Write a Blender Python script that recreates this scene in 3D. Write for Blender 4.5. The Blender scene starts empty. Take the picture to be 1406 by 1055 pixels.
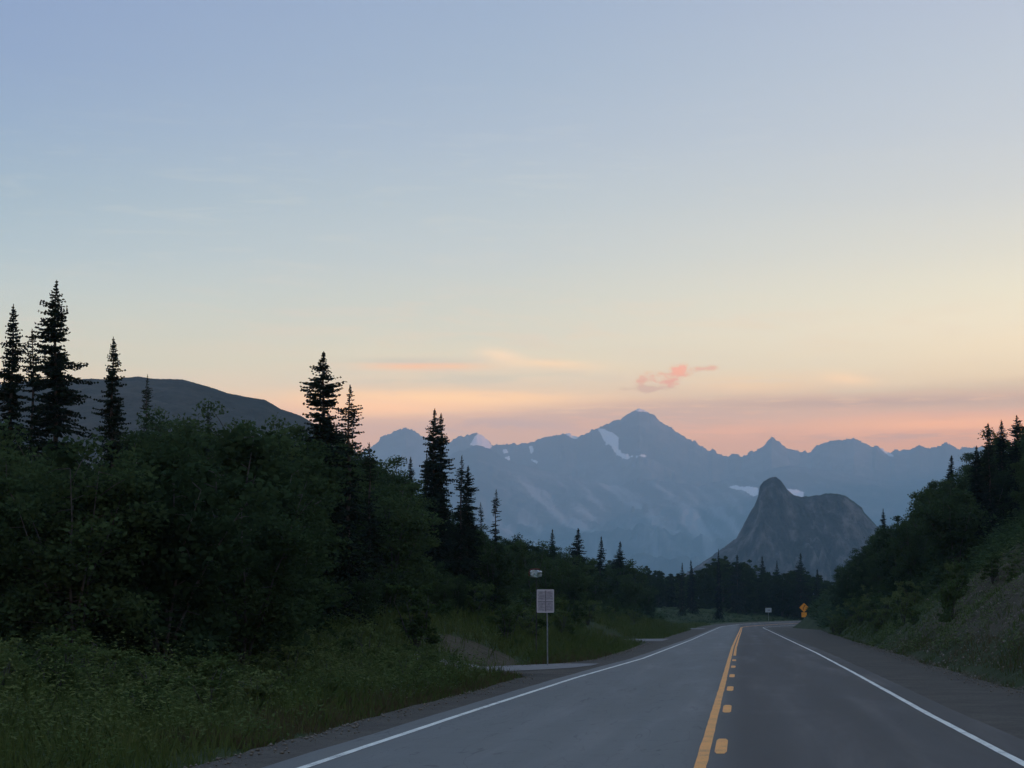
import bpy, math, random
import numpy as np
from mathutils import Vector, Matrix

# ------------------------------------------------------------------ camera, sky, sun, exposure
scene = bpy.context.scene
C = scene.collection
F, W, H, YH = 3200.0, 1406.0, 1055.0, 849.0       # focal length in photo pixels, photo size, horizon row
CAMZ = 1.62
PITCH = math.atan((YH - H / 2) / F)
cam_d = bpy.data.cameras.new('camera'); cam = bpy.data.objects.new('camera', cam_d); C.objects.link(cam)
cam.location = (0, 0, CAMZ); cam.rotation_euler = (math.pi / 2 + PITCH, 0, 0)
cam_d.sensor_width = 36; cam_d.lens = F / W * 36; cam_d.clip_start = .2; cam_d.clip_end = 60000
scene.camera = cam
SUN_AZ, SUN_EL = 128.0, 5.5                        # degrees clockwise from +Y, degrees up
SIGMA = 9.8e-5                                      # haze density
HAZE_COL = (.55, .85, 1.0)
TOP = 1560.0; FARY = 17500.0
scene.view_settings.view_transform = 'Standard'; scene.view_settings.look = 'None'
scene.view_settings.exposure = 0; scene.view_settings.gamma = 1; scene.view_settings.use_curve_mapping = False
scene.render.engine = 'CYCLES'
scene.cycles.max_bounces = 5; scene.cycles.diffuse_bounces = 3; scene.cycles.volume_bounces = 2
scene.cycles.transparent_max_bounces = 8
scene.cycles.use_denoising = True
scene.cycles.use_adaptive_sampling = True; scene.cycles.adaptive_threshold = .02

def lin(c):
    return tuple(((v / 255) / 12.92 if v / 255 <= .04045 else ((v / 255 + .055) / 1.055) ** 2.4) for v in c)

world = bpy.data.worlds.new('World'); scene.world = world; world.use_nodes = True
nt = world.node_tree; nt.nodes.clear()
class G:                                            # tiny node helper
    def __init__(s, nt): s.nt = nt
    def n(s, t, **k):
        nd = s.nt.nodes.new(t)
        for a, b in k.items(): setattr(nd, a, b)
        return nd
    def put(s, sock, v):
        if isinstance(v, bpy.types.NodeSocket): s.nt.links.new(v, sock)
        elif v is not None:
            try: sock.default_value = v
            except Exception: sock.default_value = (*v, 1)
    def m(s, op, a, b=None, c=None, clamp=False):
        nd = s.n('ShaderNodeMath', operation=op, use_clamp=clamp)
        for k, v in enumerate((a, b, c)):
            if v is not None: s.put(nd.inputs[k], v)
        return nd.outputs[0]
    def mix(s, f, a, b, blend='MIX'):
        nd = s.n('ShaderNodeMix', data_type='RGBA', blend_type=blend, clamp_factor=True)
        s.put(nd.inputs[0], f); s.put(nd.inputs[6], a); s.put(nd.inputs[7], b)
        return nd.outputs[2]
    def rng(s, v, a, b, c=0., d=1., smooth=False):
        nd = s.n('ShaderNodeMapRange', interpolation_type='SMOOTHSTEP' if smooth else 'LINEAR')
        for k, x in enumerate((v, a, b, c, d)): s.put(nd.inputs[k], x)
        return nd.outputs[0]
    def ramp(s, f, stops):
        nd = s.n('ShaderNodeValToRGB'); cr = nd.color_ramp
        while len(cr.elements) < len(stops): cr.elements.new(1)
        for e, (p, c) in zip(cr.elements, stops): e.position = p; e.color = (*c, 1)
        s.put(nd.inputs[0], f); return nd.outputs[0]
    def vec(s, x, y, z=0.):
        nd = s.n('ShaderNodeCombineXYZ')
        for k, v in enumerate((x, y, z)): s.put(nd.inputs[k], v)
        return nd.outputs[0]
    def noise(s, v, scale=1., detail=3., rough=.5, dist=0., col=False):
        nd = s.n('ShaderNodeTexNoise')
        if v is not None: s.put(nd.inputs['Vector'], v)
        nd.inputs['Scale'].default_value = scale; nd.inputs['Detail'].default_value = detail
        nd.inputs['Roughness'].default_value = rough; nd.inputs['Distortion'].default_value = dist
        return nd.outputs[1 if col else 0]
g = G(nt)
sep = g.n('ShaderNodeSeparateXYZ'); tc = g.n('ShaderNodeTexCoord'); nt.links.new(tc.outputs['Generated'], sep.inputs[0])
DX, DY, DZ = sep.outputs
AZ = g.m('MULTIPLY', g.m('ARCTAN2', DX, DY), 180 / math.pi)      # degrees of azimuth
EL = g.m('MULTIPLY', g.m('ARCSINE', DZ), 180 / math.pi)          # degrees of elevation
deg = lambda py: math.degrees(math.atan((YH - py) / F))
dga = lambda px: math.degrees(math.atan((px - W / 2) / F))
# slow warp so cloud bands are ragged and drift in height
wn = g.noise(g.vec(g.m('MULTIPLY', AZ, .13), g.m('MULTIPLY', EL, .9)), 1., 4., .55)
wf = g.noise(g.vec(g.m('MULTIPLY', AZ, .5), g.m('MULTIPLY', EL, 5.)), 1., 4., .6)
low = g.rng(EL, 8.5, 6.0, 0, 1, True)
EW = g.m('ADD', EL, g.m('MULTIPLY', low, g.m('ADD', g.m('MULTIPLY', g.m('SUBTRACT', wn, .5), .9), g.m('MULTIPLY', g.m('SUBTRACT', wf, .5), .25))))
fac = g.m('POWER', g.m('DIVIDE', g.m('MAXIMUM', EW, 0.), 90.), .5)
J = (.17, .262, .385)                                # airlight of the haze, to aim the sky behind it
SKY = [  # photo row, colours at azimuth -12, 0, +12 degrees
 (849, (190,165,165), (205,168,160), (215,168,155)),
 (640, (205,172,165), (203,170,164), (210,168,155)),
 (612, (210,174,164), (203,172,165), (218,168,150)),
 (590, (216,182,168), (204,174,167), (228,176,156)),
 (572, (228,190,170), (207,178,168), (222,180,164)),
 (556, (234,200,176), (218,190,172), (207,180,167)),
 (540, (224,203,181), (222,201,180), (211,190,172)),
 (524, (215,203,185), (222,206,186), (231,209,182)),
 (500, (207,204,188), (220,211,191), (238,219,191)),
 (460, (198,202,193), (215,212,197), (240,226,201)),
 (410, (188,200,200), (206,209,201), (236,228,206)),
 (350, (173,192,202), (195,204,206), (224,221,208)),
 (270, (159,182,199), (183,197,206), (209,212,211)),
 (180, (147,172,199), (171,188,206), (197,205,213)),
 (90,  (139,164,198), (161,181,204), (189,200,213)),
 (0,   (135,160,197), (155,176,203), (182,194,212))]
def comp(c, el):
    c = np.array(lin(c)); path = min(TOP / max(math.sin(math.radians(el)), 1e-3), FARY / math.cos(math.radians(el)))
    T = math.exp(-SIGMA * path); return tuple(np.maximum((c - np.array(J) * (1 - T)) / T, .01))
ramps = []
for k in (1, 2, 3):
    st = [((max(deg(r[0]), 0) / 90) ** .5, comp(r[k], max(deg(r[0]), .5))) for r in SKY]
    top = np.array(lin(SKY[-1][k]))
    st += [(.48, tuple(top * (.95, 1., 1.08))), (.60, tuple(top * (1.08, 1.12, 1.28))), (1., tuple(top * (1.02, 1.10, 1.30)))]
    ramps.append(g.ramp(fac, st))
mid = g.mix(g.rng(AZ, -12.5, 0), ramps[0], ramps[1])
skyc = g.mix(g.rng(AZ, 0, 12.5), mid, ramps[2])
def blob(px, py, sx, sy, tilt=0.):
    a = g.m('DIVIDE', g.m('SUBTRACT', AZ, dga(px)), sx / F * 57.3); e = g.m('DIVIDE', g.m('SUBTRACT', EL, deg(py)), sy / F * 57.3)
    if tilt: e = g.m('SUBTRACT', e, g.m('MULTIPLY', a, tilt))
    return g.m('EXPONENT', g.m('MULTIPLY', g.m('ADD', g.m('MULTIPLY', a, a), g.m('MULTIPLY', e, e)), -1.))
pf = g.noise(g.vec(g.m('MULTIPLY', AZ, 3.2), g.m('MULTIPLY', EL, 5.5)), 1., 5., .6)
st1 = g.noise(g.vec(g.m('MULTIPLY', AZ, .9), g.m('MULTIPLY', EL, 9.)), 1., 4., .6)
def wisp(sk, px, py, sx, sy, col, amt, tilt=0., tex=None, lo=.35, hi=.65):
    f = blob(px, py, sx, sy, tilt)
    if tex is not None: f = g.m('MULTIPLY', f, g.rng(tex, lo, hi, 0, 1, True))
    return g.mix(g.m('MULTIPLY', f, amt), sk, comp(col, max(deg(py), 1)))
st2 = g.noise(g.vec(g.m('MULTIPLY', AZ, .42), g.m('ADD', g.m('MULTIPLY', EL, 3.6), g.m('MULTIPLY', AZ, .12))), 1., 6., .62, .5)
skyc = wisp(skyc, 600, 553, 190, 15, (250,206,174), .85, -.03)
skyc = wisp(skyc, 620, 549, 190, 10, (255,212,172), 1., -.05, st1, .30, .50)
skyc = wisp(skyc, 530, 562, 130, 12, (254,204,170), .95, 0, st2, .33, .52)
skyc = wisp(skyc, 700, 585, 170, 12, (190,170,172), .95, .1, st2, .38, .58)
skyc = wisp(skyc, 900, 572, 180, 16, (199,174,168), .9, 0, st1, .32, .56)
skyc = wisp(skyc, 1010, 596, 160, 9, (232,180,162), .6, 0, st2, .4, .6)
skyc = wisp(skyc, 580, 503, 80, 5, (252,196,164), 1., 0, st1, .2, .45)
skyc = wisp(skyc, 560, 496, 90, 5, (196,196,188), .6, 0, st1, .2, .5)
skyc = wisp(skyc, 640, 520, 160, 10, (206,200,186), .6, 0, st2, .4, .6)
skyc = wisp(skyc, 690, 489, 30, 9, (250,220,190), .85, -.6, st2, .25, .5)
skyc = wisp(skyc, 760, 500, 60, 6, (250,218,184), .9, -.5, st1, .3, .5)
skyc = wisp(skyc, 1165, 524, 36, 8, (248,214,182), .9, -.4, st1, .25, .5)
skyc = wisp(skyc, 1040, 530, 90, 12, (242,206,174), .8, 0, st2, .35, .58)
skyc = wisp(skyc, 1200, 556, 280, 8, (194,170,164), 1., .1, st1, .3, .5)
skyc = wisp(skyc, 1330, 586, 180, 10, (250,188,160), .85, .12, st2, .3, .52)
skyc = wisp(skyc, 1220, 604, 150, 7, (198,166,162), .9, 0, st1, .38, .6)
skyc = wisp(skyc, 800, 470, 700, 60, (236,210,186), .35, .1, st2, .48, .68)
skyc = wisp(skyc, 500, 350, 900, 160, (206,208,204), .22, .1, st2, .5, .7)
def puff(sk, px, py, sx, sy, col, tilt, thr=.34):
    bb = blob(px, py, sx, sy, tilt)
    f = g.m('MULTIPLY', g.rng(g.m('ADD', bb, g.m('MULTIPLY', g.m('SUBTRACT', pf, .5), 1.9)), thr, thr + .6, 0, 1, True), g.rng(bb, .03, .3, 0, .9, True))
    return g.mix(f, sk, comp(col, deg(py)))
skyc = puff(skyc, 890, 534, 40, 7, (208,178,166), .1, .35)
skyc = puff(skyc, 928, 515, 28, 17, (230,168,154), .5, .40)
skyc = puff(skyc, 934, 511, 15, 9, (246,178,158), .4, .35)
skyc = puff(skyc, 886, 520, 22, 10, (224,170,156), .3, .42)
skyc = puff(skyc, 970, 507, 34, 5, (226,180,164), .4, .36)
under = g.rng(EL, -1.5, 0., 0, 1, True)
skyc = g.mix(under, (.06, .065, .06), skyc)
nish = g.n('ShaderNodeTexSky', sky_type='NISHITA', sun_disc=False, sun_elevation=math.radians(SUN_EL), sun_rotation=math.radians(SUN_AZ), altitude=300, dust_density=1.)
bg1 = g.n('ShaderNodeBackground'); g.put(bg1.inputs[0], skyc); bg1.inputs[1].default_value = .925
bg2 = g.n('ShaderNodeBackground'); g.put(bg2.inputs[0], nish.outputs[0]); bg2.inputs[1].default_value = .02
addw = g.n('ShaderNodeAddShader'); nt.links.new(bg1.outputs[0], addw.inputs[0]); nt.links.new(bg2.outputs[0], addw.inputs[1])
ow = g.n('ShaderNodeOutputWorld'); nt.links.new(addw.outputs[0], ow.inputs[0])

sd = bpy.data.lights.new('sun', 'SUN'); so = bpy.data.objects.new('sun', sd); C.objects.link(so)
sd.energy = 5.0; sd.angle = math.radians(.5); sd.color = (1, .37, .24)
sa, se = math.radians(SUN_AZ), math.radians(SUN_EL)
so.rotation_euler = Vector((math.sin(sa) * math.cos(se), math.cos(sa) * math.cos(se), math.sin(se))).to_track_quat('Z', 'Y').to_euler()

# ------------------------------------------------------------------ helpers
rs = np.random.RandomState(7); random.seed(7)
def ss(x, a, b):
    t = np.clip((np.asarray(x, float) - a) / (b - a), 0, 1); return t * t * (3 - 2 * t)
_perm = np.random.RandomState(3).rand(256, 256)
def vnoise(x, y):
    x = np.asarray(x, float); y = np.asarray(y, float)
    xi = np.floor(x).astype(int); yi = np.floor(y).astype(int); fx = x - xi; fy = y - yi
    fx = fx * fx * (3 - 2 * fx); fy = fy * fy * (3 - 2 * fy)
    p = lambda a, b: _perm[a & 255, b & 255]
    return (p(xi, yi) * (1 - fx) + p(xi + 1, yi) * fx) * (1 - fy) + (p(xi, yi + 1) * (1 - fx) + p(xi + 1, yi + 1) * fx) * fy
def fbm(x, y, o=4, r=.5):
    s = 0; a = 1; t = 0
    for k in range(o): s = s + a * vnoise(x * 2 ** k + 17 * k, y * 2 ** k + 31 * k); t += a; a *= r
    return s / t - .5
def ridged(x, y, o=5, r=.55):
    s = 0; a = 1; t = 0
    for k in range(o):
        s = s + a * (1 - np.abs(2 * vnoise(x * 2 ** k + 11 * k, y * 2 ** k + 5 * k) - 1)); t += a; a *= r
    return s / t
def px_of(p):                                        # world point -> photo pixel
    x, y, z = p[0], p[1], p[2] - CAMZ
    d = y * math.cos(PITCH) + z * math.sin(PITCH); v = -y * math.sin(PITCH) + z * math.cos(PITCH)
    return W / 2 + F * x / d, H / 2 - F * v / d
def at(px, py, D):                                   # world point seen at that pixel, D metres ahead
    a = (px - W / 2) / F; b = (H / 2 - py) / F
    dy = math.cos(PITCH) - b * math.sin(PITCH); dz = math.sin(PITCH) + b * math.cos(PITCH)
    k = D / dy; return Vector((a * k, D, CAMZ + dz * k))
RA = math.atan((1015.6 - W / 2) / F)                 # the road leaves at this azimuth
def rw(s, u): return s * math.sin(RA) + u * math.cos(RA), s * math.cos(RA) - u * math.sin(RA)
def wr(x, y): return x * math.sin(RA) + y * math.cos(RA), x * math.cos(RA) - y * math.sin(RA)

def new_obj(name, verts, faces, mats, parent=None, smooth=False, mat_idx=None, attrs=None):
    me = bpy.data.meshes.new(name)
    verts = np.asarray(verts, np.float32)
    if isinstance(faces, np.ndarray) and faces.ndim == 2:
        n, k = faces.shape
        me.vertices.add(len(verts)); me.vertices.foreach_set('co', verts.ravel())
        me.loops.add(n * k); me.loops.foreach_set('vertex_index', faces.astype(np.int32).ravel())
        me.polygons.add(n); me.polygons.foreach_set('loop_start', np.arange(0, n * k, k, dtype=np.int32))
        me.update(calc_edges=True)
    else:
        me.from_pydata(verts.tolist(), [], faces); me.update()
    for m in (mats if isinstance(mats, (list, tuple)) else [mats]): me.materials.append(m)
    if mat_idx is not None: me.polygons.foreach_set('material_index', np.asarray(mat_idx, np.int32))
    if smooth: me.polygons.foreach_set('use_smooth', np.ones(len(me.polygons), bool))
    for k, v in (attrs or {}).items():
        at_ = me.attributes.new(k, 'FLOAT', 'POINT'); at_.data.foreach_set('value', np.asarray(v, np.float32))
    o = bpy.data.objects.new(name, me); C.objects.link(o)
    if parent: o.parent = parent
    return o
def tag(o, label=None, cat=None, group=None, kind=None):
    for k, v in (('label', label), ('category', cat), ('group', group), ('kind', kind)):
        if v: o[k] = v
    return o
def empty(name, loc, rz=0, scale=(1, 1, 1)):
    e = bpy.data.objects.new(name, None); C.objects.link(e); e.location = loc; e.rotation_euler = (0, 0, rz); e.scale = scale
    e.empty_display_size = .3; return e
def copy_tree(o, parent=None):
    c = o.copy(); C.objects.link(c); c.parent = parent
    for ch in KIDS.get(o.name, []): copy_tree(ch, c)
    return c
KIDS = {}
class MB:
    def __init__(s): s.v = []; s.f = []; s.m = []
    def add(s, vs, fs, mi=0):
        b = len(s.v); s.v += [tuple(v) for v in vs]; s.f += [tuple(i + b for i in f) for f in fs]; s.m += [mi] * len(fs)
    def box(s, c, d, mi=0, rot=None):
        vs = [Vector((x * d[0] / 2, y * d[1] / 2, z * d[2] / 2)) for x in (-1, 1) for y in (-1, 1) for z in (-1, 1)]
        if rot: vs = [rot @ v for v in vs]
        s.add([v + Vector(c) for v in vs], [(0, 1, 3, 2), (4, 6, 7, 5), (0, 4, 5, 1), (2, 3, 7, 6), (0, 2, 6, 4), (1, 5, 7, 3)], mi)
    def tube(s, pts, rad, n=7, mi=0):
        pts = [Vector(p) for p in pts]; vs = []; fs = []
        for i, p in enumerate(pts):
            t = (pts[min(i + 1, len(pts) - 1)] - pts[max(i - 1, 0)]).normalized()
            a = t.orthogonal().normalized() if abs(t.z) < .9 else Vector((1, 0, 0)); a = (a - t * a.dot(t)).normalized(); b = t.cross(a)
            for k in range(n):
                th = 2 * math.pi * k / n; vs.append(p + (a * math.cos(th) + b * math.sin(th)) * rad[i])
        for i in range(len(pts) - 1):
            for k in range(n): fs.append((i * n + k, i * n + (k + 1) % n, (i + 1) * n + (k + 1) % n, (i + 1) * n + k))
        fs.append(tuple(range(n))[::-1]); fs.append(tuple(range((len(pts) - 1) * n, len(pts) * n)))
        s.add(vs, fs, mi)
    def build(s, name, mats, parent=None, smooth=False): 
        return new_obj(name, np.array(s.v), s.f, mats, parent, smooth, s.m)

# ------------------------------------------------------------------ materials
def mat(name, fn, rough=.9, spec=.2):
    m = bpy.data.materials.new(name); m.use_nodes = True; n = m.node_tree; n.nodes.clear(); gg = G(n)
    b = gg.n('ShaderNodeBsdfPrincipled'); b.inputs['Roughness'].default_value = rough; b.inputs['Specular IOR Level'].default_value = spec
    o = gg.n('ShaderNodeOutputMaterial'); n.links.new(b.outputs[0], o.inputs[0])
    r = fn(gg, b)
    if r is not None: gg.put(b.inputs['Base Color'], r)
    return m
def pos(g): return g.n('ShaderNodeNewGeometry').outputs['Position']
def att(g, name): return g.n('ShaderNodeAttribute', attribute_name=name).outputs['Fac']
def bump(g, b, h, strength=.5, dist=.05):
    n = g.n('ShaderNodeBump'); n.inputs['Strength'].default_value = strength; n.inputs['Distance'].default_value = dist
    g.put(n.inputs['Height'], h); g.nt.links.new(n.outputs[0], b.inputs['Normal'])
def leaf_mat(name, c1, c2, c3, trans=.35):
    m = bpy.data.materials.new(name); m.use_nodes = True; n = m.node_tree; n.nodes.clear(); g = G(n)
    oi = g.n('ShaderNodeObjectInfo').outputs['Random']
    big = g.noise(pos(g), .35, 3.); fine = g.noise(pos(g), 6., 2.)
    f = g.rng(g.m('ADD', g.m('MULTIPLY', oi, .55), g.m('ADD', g.m('MULTIPLY', big, .6), g.m('MULTIPLY', fine, .5))), .45, 1.2)
    col = g.ramp(f, [(0., c1), (.55, c2), (1., c3)])
    d = g.n('ShaderNodeBsdfDiffuse'); t = g.n('ShaderNodeBsdfTranslucent'); mx = g.n('ShaderNodeMixShader'); mx.inputs[0].default_value = trans
    g.put(d.inputs[0], col); g.put(t.inputs[0], col); n.links.new(d.outputs[0], mx.inputs[1]); n.links.new(t.outputs[0], mx.inputs[2])
    o = g.n('ShaderNodeOutputMaterial'); n.links.new(mx.outputs[0], o.inputs[0]); return m
M = {}
M['leaf_far'] = leaf_mat('poplar_leaves', (.018, .032, .010), (.030, .052, .015), (.055, .085, .026))
M['leaf_pale'] = leaf_mat('willow_leaves', (.032, .052, .022), (.055, .088, .034), (.085, .125, .05))
M['needle'] = leaf_mat('spruce_needles', (.010, .018, .012), (.018, .030, .018), (.03, .045, .025), .1)
M['leaf'] = leaf_mat('alder_leaves', (.022, .040, .019), (.042, .070, .029), (.075, .115, .045))
M['weed'] = leaf_mat('roadside_leaves', (.035, .06, .020), (.075, .115, .038), (.15, .19, .07))
M['bright_weed'] = leaf_mat('bright_weed_leaves', (.055, .088, .026), (.095, .135, .042), (.16, .19, .068))
M['grass'] = leaf_mat('grass_blades', (.04, .062, .018), (.08, .112, .03), (.15, .165, .06))
M['dry'] = leaf_mat('dry_grass', (.075, .065, .03), (.12, .10, .05), (.18, .15, .08))
M['bark'] = mat('bark', lambda g, b: g.ramp(g.noise(pos(g), 9., 4.), [(.3, (.03, .024, .02)), (.7, (.09, .075, .06))]))
M['pale_bark'] = mat('pale_bark', lambda g, b: g.ramp(g.noise(pos(g), 7., 4.), [(.3, (.035, .035, .03)), (.7, (.10, .095, .085))]))
M['flower'] = mat('flower_petals', lambda g, b: (.6, .58, .55))
def f_terrain(g, b):
    P = pos(g); n1 = g.noise(P, .12, 5., .6); n2 = g.noise(P, 1.7, 5., .65); n3 = g.noise(P, 9., 4., .6)
    green = g.ramp(g.m('ADD', g.m('MULTIPLY', n1, .5), g.m('MULTIPLY', n2, .5)), [(.3, (.022, .034, .014)), (.5, (.04, .058, .020)), (.7, (.062, .072, .03))])
    dirt = g.ramp(g.m('ADD', g.m('MULTIPLY', n2, .6), g.m('MULTIPLY', n3, .4)), [(.3, (.036, .030, .017)), (.5, (.070, .060, .036)), (.72, (.125, .108, .072))])
    f = g.rng(g.m('ADD', att(g, 'dirt'), g.m('MULTIPLY', g.m('SUBTRACT', n2, .5), 1.7)), .4, .62, 0, 1, True)
    bump(g, b, g.m('ADD', g.m('MULTIPLY', n2, .7), g.m('MULTIPLY', n3, .3)), .8, .25)
    return g.mix(f, green, dirt)
M['terrain'] = mat('terrain', f_terrain, .95, .1)
def f_asphalt(g, b):
    tcx = g.n('ShaderNodeNewGeometry').outputs['Position']
    mp = g.n('ShaderNodeMapping'); mp.inputs['Rotation'].default_value = (0, 0, RA); g.put(mp.inputs[0], tcx)
    sx = g.n('ShaderNodeSeparateXYZ'); g.put(sx.inputs[0], mp.outputs[0]); X, Y, Z = sx.outputs
    streak = g.noise(g.vec(g.m('MULTIPLY', X, 1.3), g.m('MULTIPLY', Y, .035)), 1., 5., .6, .4)
    patch = g.noise(g.vec(g.m('MULTIPLY', X, .5), g.m('MULTIPLY', Y, .06)), 1., 4., .6, 1.2)
    grain = g.noise(tcx, 38., 3., .7)
    f = g.m('ADD', g.m('MULTIPLY', streak, .38), g.m('ADD', g.m('MULTIPLY', patch, .38), g.m('MULTIPLY', grain, .24)))
    col = g.ramp(f, [(.40, (.009, .0095, .008)), (.47, (.027, .027, .022)), (.53, (.054, .052, .041)), (.60, (.105, .097, .076))])
    # wheel tracks polished paler, oil line between them darker; the oncoming lane is paler, the near lane darker
    tr = 0
    for c in (-3.2, -1.4, 1.0, 2.5):
        e = g.m('DIVIDE', g.m('SUBTRACT', g.m('ADD', X, g.m('MULTIPLY', g.m('SUBTRACT', patch, .5), .9)), c), .38); e = g.m('EXPONENT', g.m('MULTIPLY', g.m('MULTIPLY', e, e), -1.))
        tr = g.m('ADD', tr, e)
    col = g.mix(g.m('MULTIPLY', tr, .3), col, (.095, .094, .088))
    lane = g.rng(X, -.9, .1, 0, 1, True); col = g.mix(g.m('MULTIPLY', lane, .42), col, (.02, .019, .016))
    col = g.mix(g.m('MULTIPLY', g.m('SUBTRACT', 1., lane), .6), col, (.158, .172, .155))
    # long cracks sealed with tar
    cr = g.noise(g.vec(g.m('MULTIPLY', X, .8), g.m('MULTIPLY', Y, .12)), 1., 3., .5, 2.)
    ck = g.rng(g.m('ABSOLUTE', g.m('SUBTRACT', cr, .52)), .0, .006, 1, 0)
    cr2 = g.noise(g.vec(g.m('MULTIPLY', X, .16), g.m('MULTIPLY', Y, .5)), 1., 5., .6, 1.5)
    ck = g.m('MAXIMUM', ck, g.rng(g.m('ABSOLUTE', g.m('SUBTRACT', cr2, .5)), .0, .004, 1, 0))
    col = g.mix(g.m('MULTIPLY', ck, .6), col, (.02, .02, .02))
    g.put(b.inputs['Roughness'], g.rng(f, .4, .6, .6, .85)); b.inputs['Specular IOR Level'].default_value = .35
    bump(g, b, grain, .25, .01)
    return col
M['asphalt'] = mat('asphalt', f_asphalt)
def f_gravel(g, b):
    P = pos(g); v = g.n('ShaderNodeTexVoronoi'); g.put(v.inputs['Vector'], P); v.inputs['Scale'].default_value = 22.
    n = g.noise(P, .6, 5., .6); n2 = g.noise(P, 60., 2.)
    c = g.ramp(g.m('ADD', g.m('MULTIPLY', n, .6), g.m('MULTIPLY', v.outputs['Color'], .3)), [(.25, (.052, .047, .038)), (.5, (.086, .077, .058)), (.75, (.145, .128, .095))])
    bump(g, b, g.m('ADD', v.outputs['Distance'], n2), .5, .02); return c
M['stone'] = mat('stones', lambda g, b: g.ramp(g.noise(pos(g), 5., 3.), [(.3, (.10, .088, .064)), (.7, (.24, .21, .16))]))
M['gravel'] = mat('gravel', f_gravel, .92, .2)
M['pale_gravel'] = mat('pale_gravel', lambda g, b: g.ramp(g.noise(pos(g), 3., 5., .6), [(.3, (.14, .14, .13)), (.7, (.25, .245, .23))]), .9)
def paint(c1, c2):
    def fn(g, b):
        P = pos(g); w = g.noise(P, 14., 5., .7); w2 = g.noise(P, 1.1, 3.)
        g.put(b.inputs['Roughness'], .6)
        ch = g.rng(g.m('ADD', g.noise(P, 45., 3., .7), g.m('MULTIPLY', w2, .25)), .70, .76)
        return g.mix(g.m('MULTIPLY', ch, .8), g.mix(g.rng(g.m('ADD', g.m('MULTIPLY', w, .7), g.m('MULTIPLY', w2, .5)), .58, .80), c1, c2), (.08, .08, .075))
    return fn
M['white'] = mat('white_road_paint', paint((.76, .77, .66), (.46, .47, .42)), .6)
M['yellow'] = mat('yellow_road_paint', paint((.86, .37, .07), (.62, .28, .065)), .6)

# ------------------------------------------------------------------ road line and terrain height
RAD, T0 = 150.0, 395.0
def centre(t):
    t = np.asarray(t, float); th = np.clip((t - T0) / RAD, 0, 1.25); ex = np.maximum(t - T0 - 1.25 * RAD, 0)
    s = np.minimum(t, T0) + RAD * np.sin(th) + ex * math.cos(1.25); u = RAD * (1 - np.cos(th)) + ex * math.sin(1.25)
    return s, u, th
def road_z(t, d):
    return 1.05 * ss(t, 385, 500) - .05 * ss(t, 390, 440) * np.asarray(d, float)
TT = np.arange(-80, 900, 1.0); CS, CU, CTH = centre(TT)
def td(s, u):
    s = np.atleast_1d(np.asarray(s, float)); u = np.atleast_1d(np.asarray(u, float)); t = s.copy(); d = u.copy()
    k = s > T0 - 5
    if k.any():
        sk, uk = s[k], u[k]; tb = np.zeros(len(sk)); bd = np.full(len(sk), 1e18)
        for a in range(0, len(TT), 4):
            q = (sk - CS[a]) ** 2 + (uk - CU[a]) ** 2; m = q < bd; bd[m] = q[m]; tb[m] = TT[a]
        cs, cu, th = centre(tb); nx, ny = -np.sin(th), np.cos(th)     # right-hand normal in (s,u)
        t[k] = tb + (sk - cs) * np.cos(th) + (uk - cu) * np.sin(th); lat = (sk - cs) * nx + (uk - cu) * ny
        d[k] = np.sign(lat) * np.maximum(np.abs(lat), np.sqrt(bd) * .98)
    return t, d
I = np.interp
def edge_r(t): return I(t, [0, 60, 90, 130, 250, 330, 395, 430], [6.2, 6.25, 6.7, 7.4, 9.3, 11, 8.6, 6.6])
def edge_l(t): return I(t, [0, 60, 68, 71.5, 78, 84, 92, 110, 162, 166, 184, 188, 340, 350, 368, 376, 400, 460], [6.1, 6.0, 6.1, 9.8, 8.0, 6.5, 5.8, 5.7, 6.3, 10.4, 9.6, 6.3, 7.0, 10.2, 9.6, 7.3, 7.4, 6.4])
def line_l(t): return I(t, [0, 40, 64, 95, 175, 300, 400], [-4.85, -4.7, -4.5, -3.95, -3.7, -3.75, -3.75])
def line_c(t): return I(t, [0, 60, 130, 200, 300, 400], [-.46, -.46, -.48, -.36, -.15, -.02])
def line_r(t): return I(t, [0, 40, 70, 110, 300, 400], [3.08, 3.15, 3.33, 3.5, 3.65, 3.7])
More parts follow.
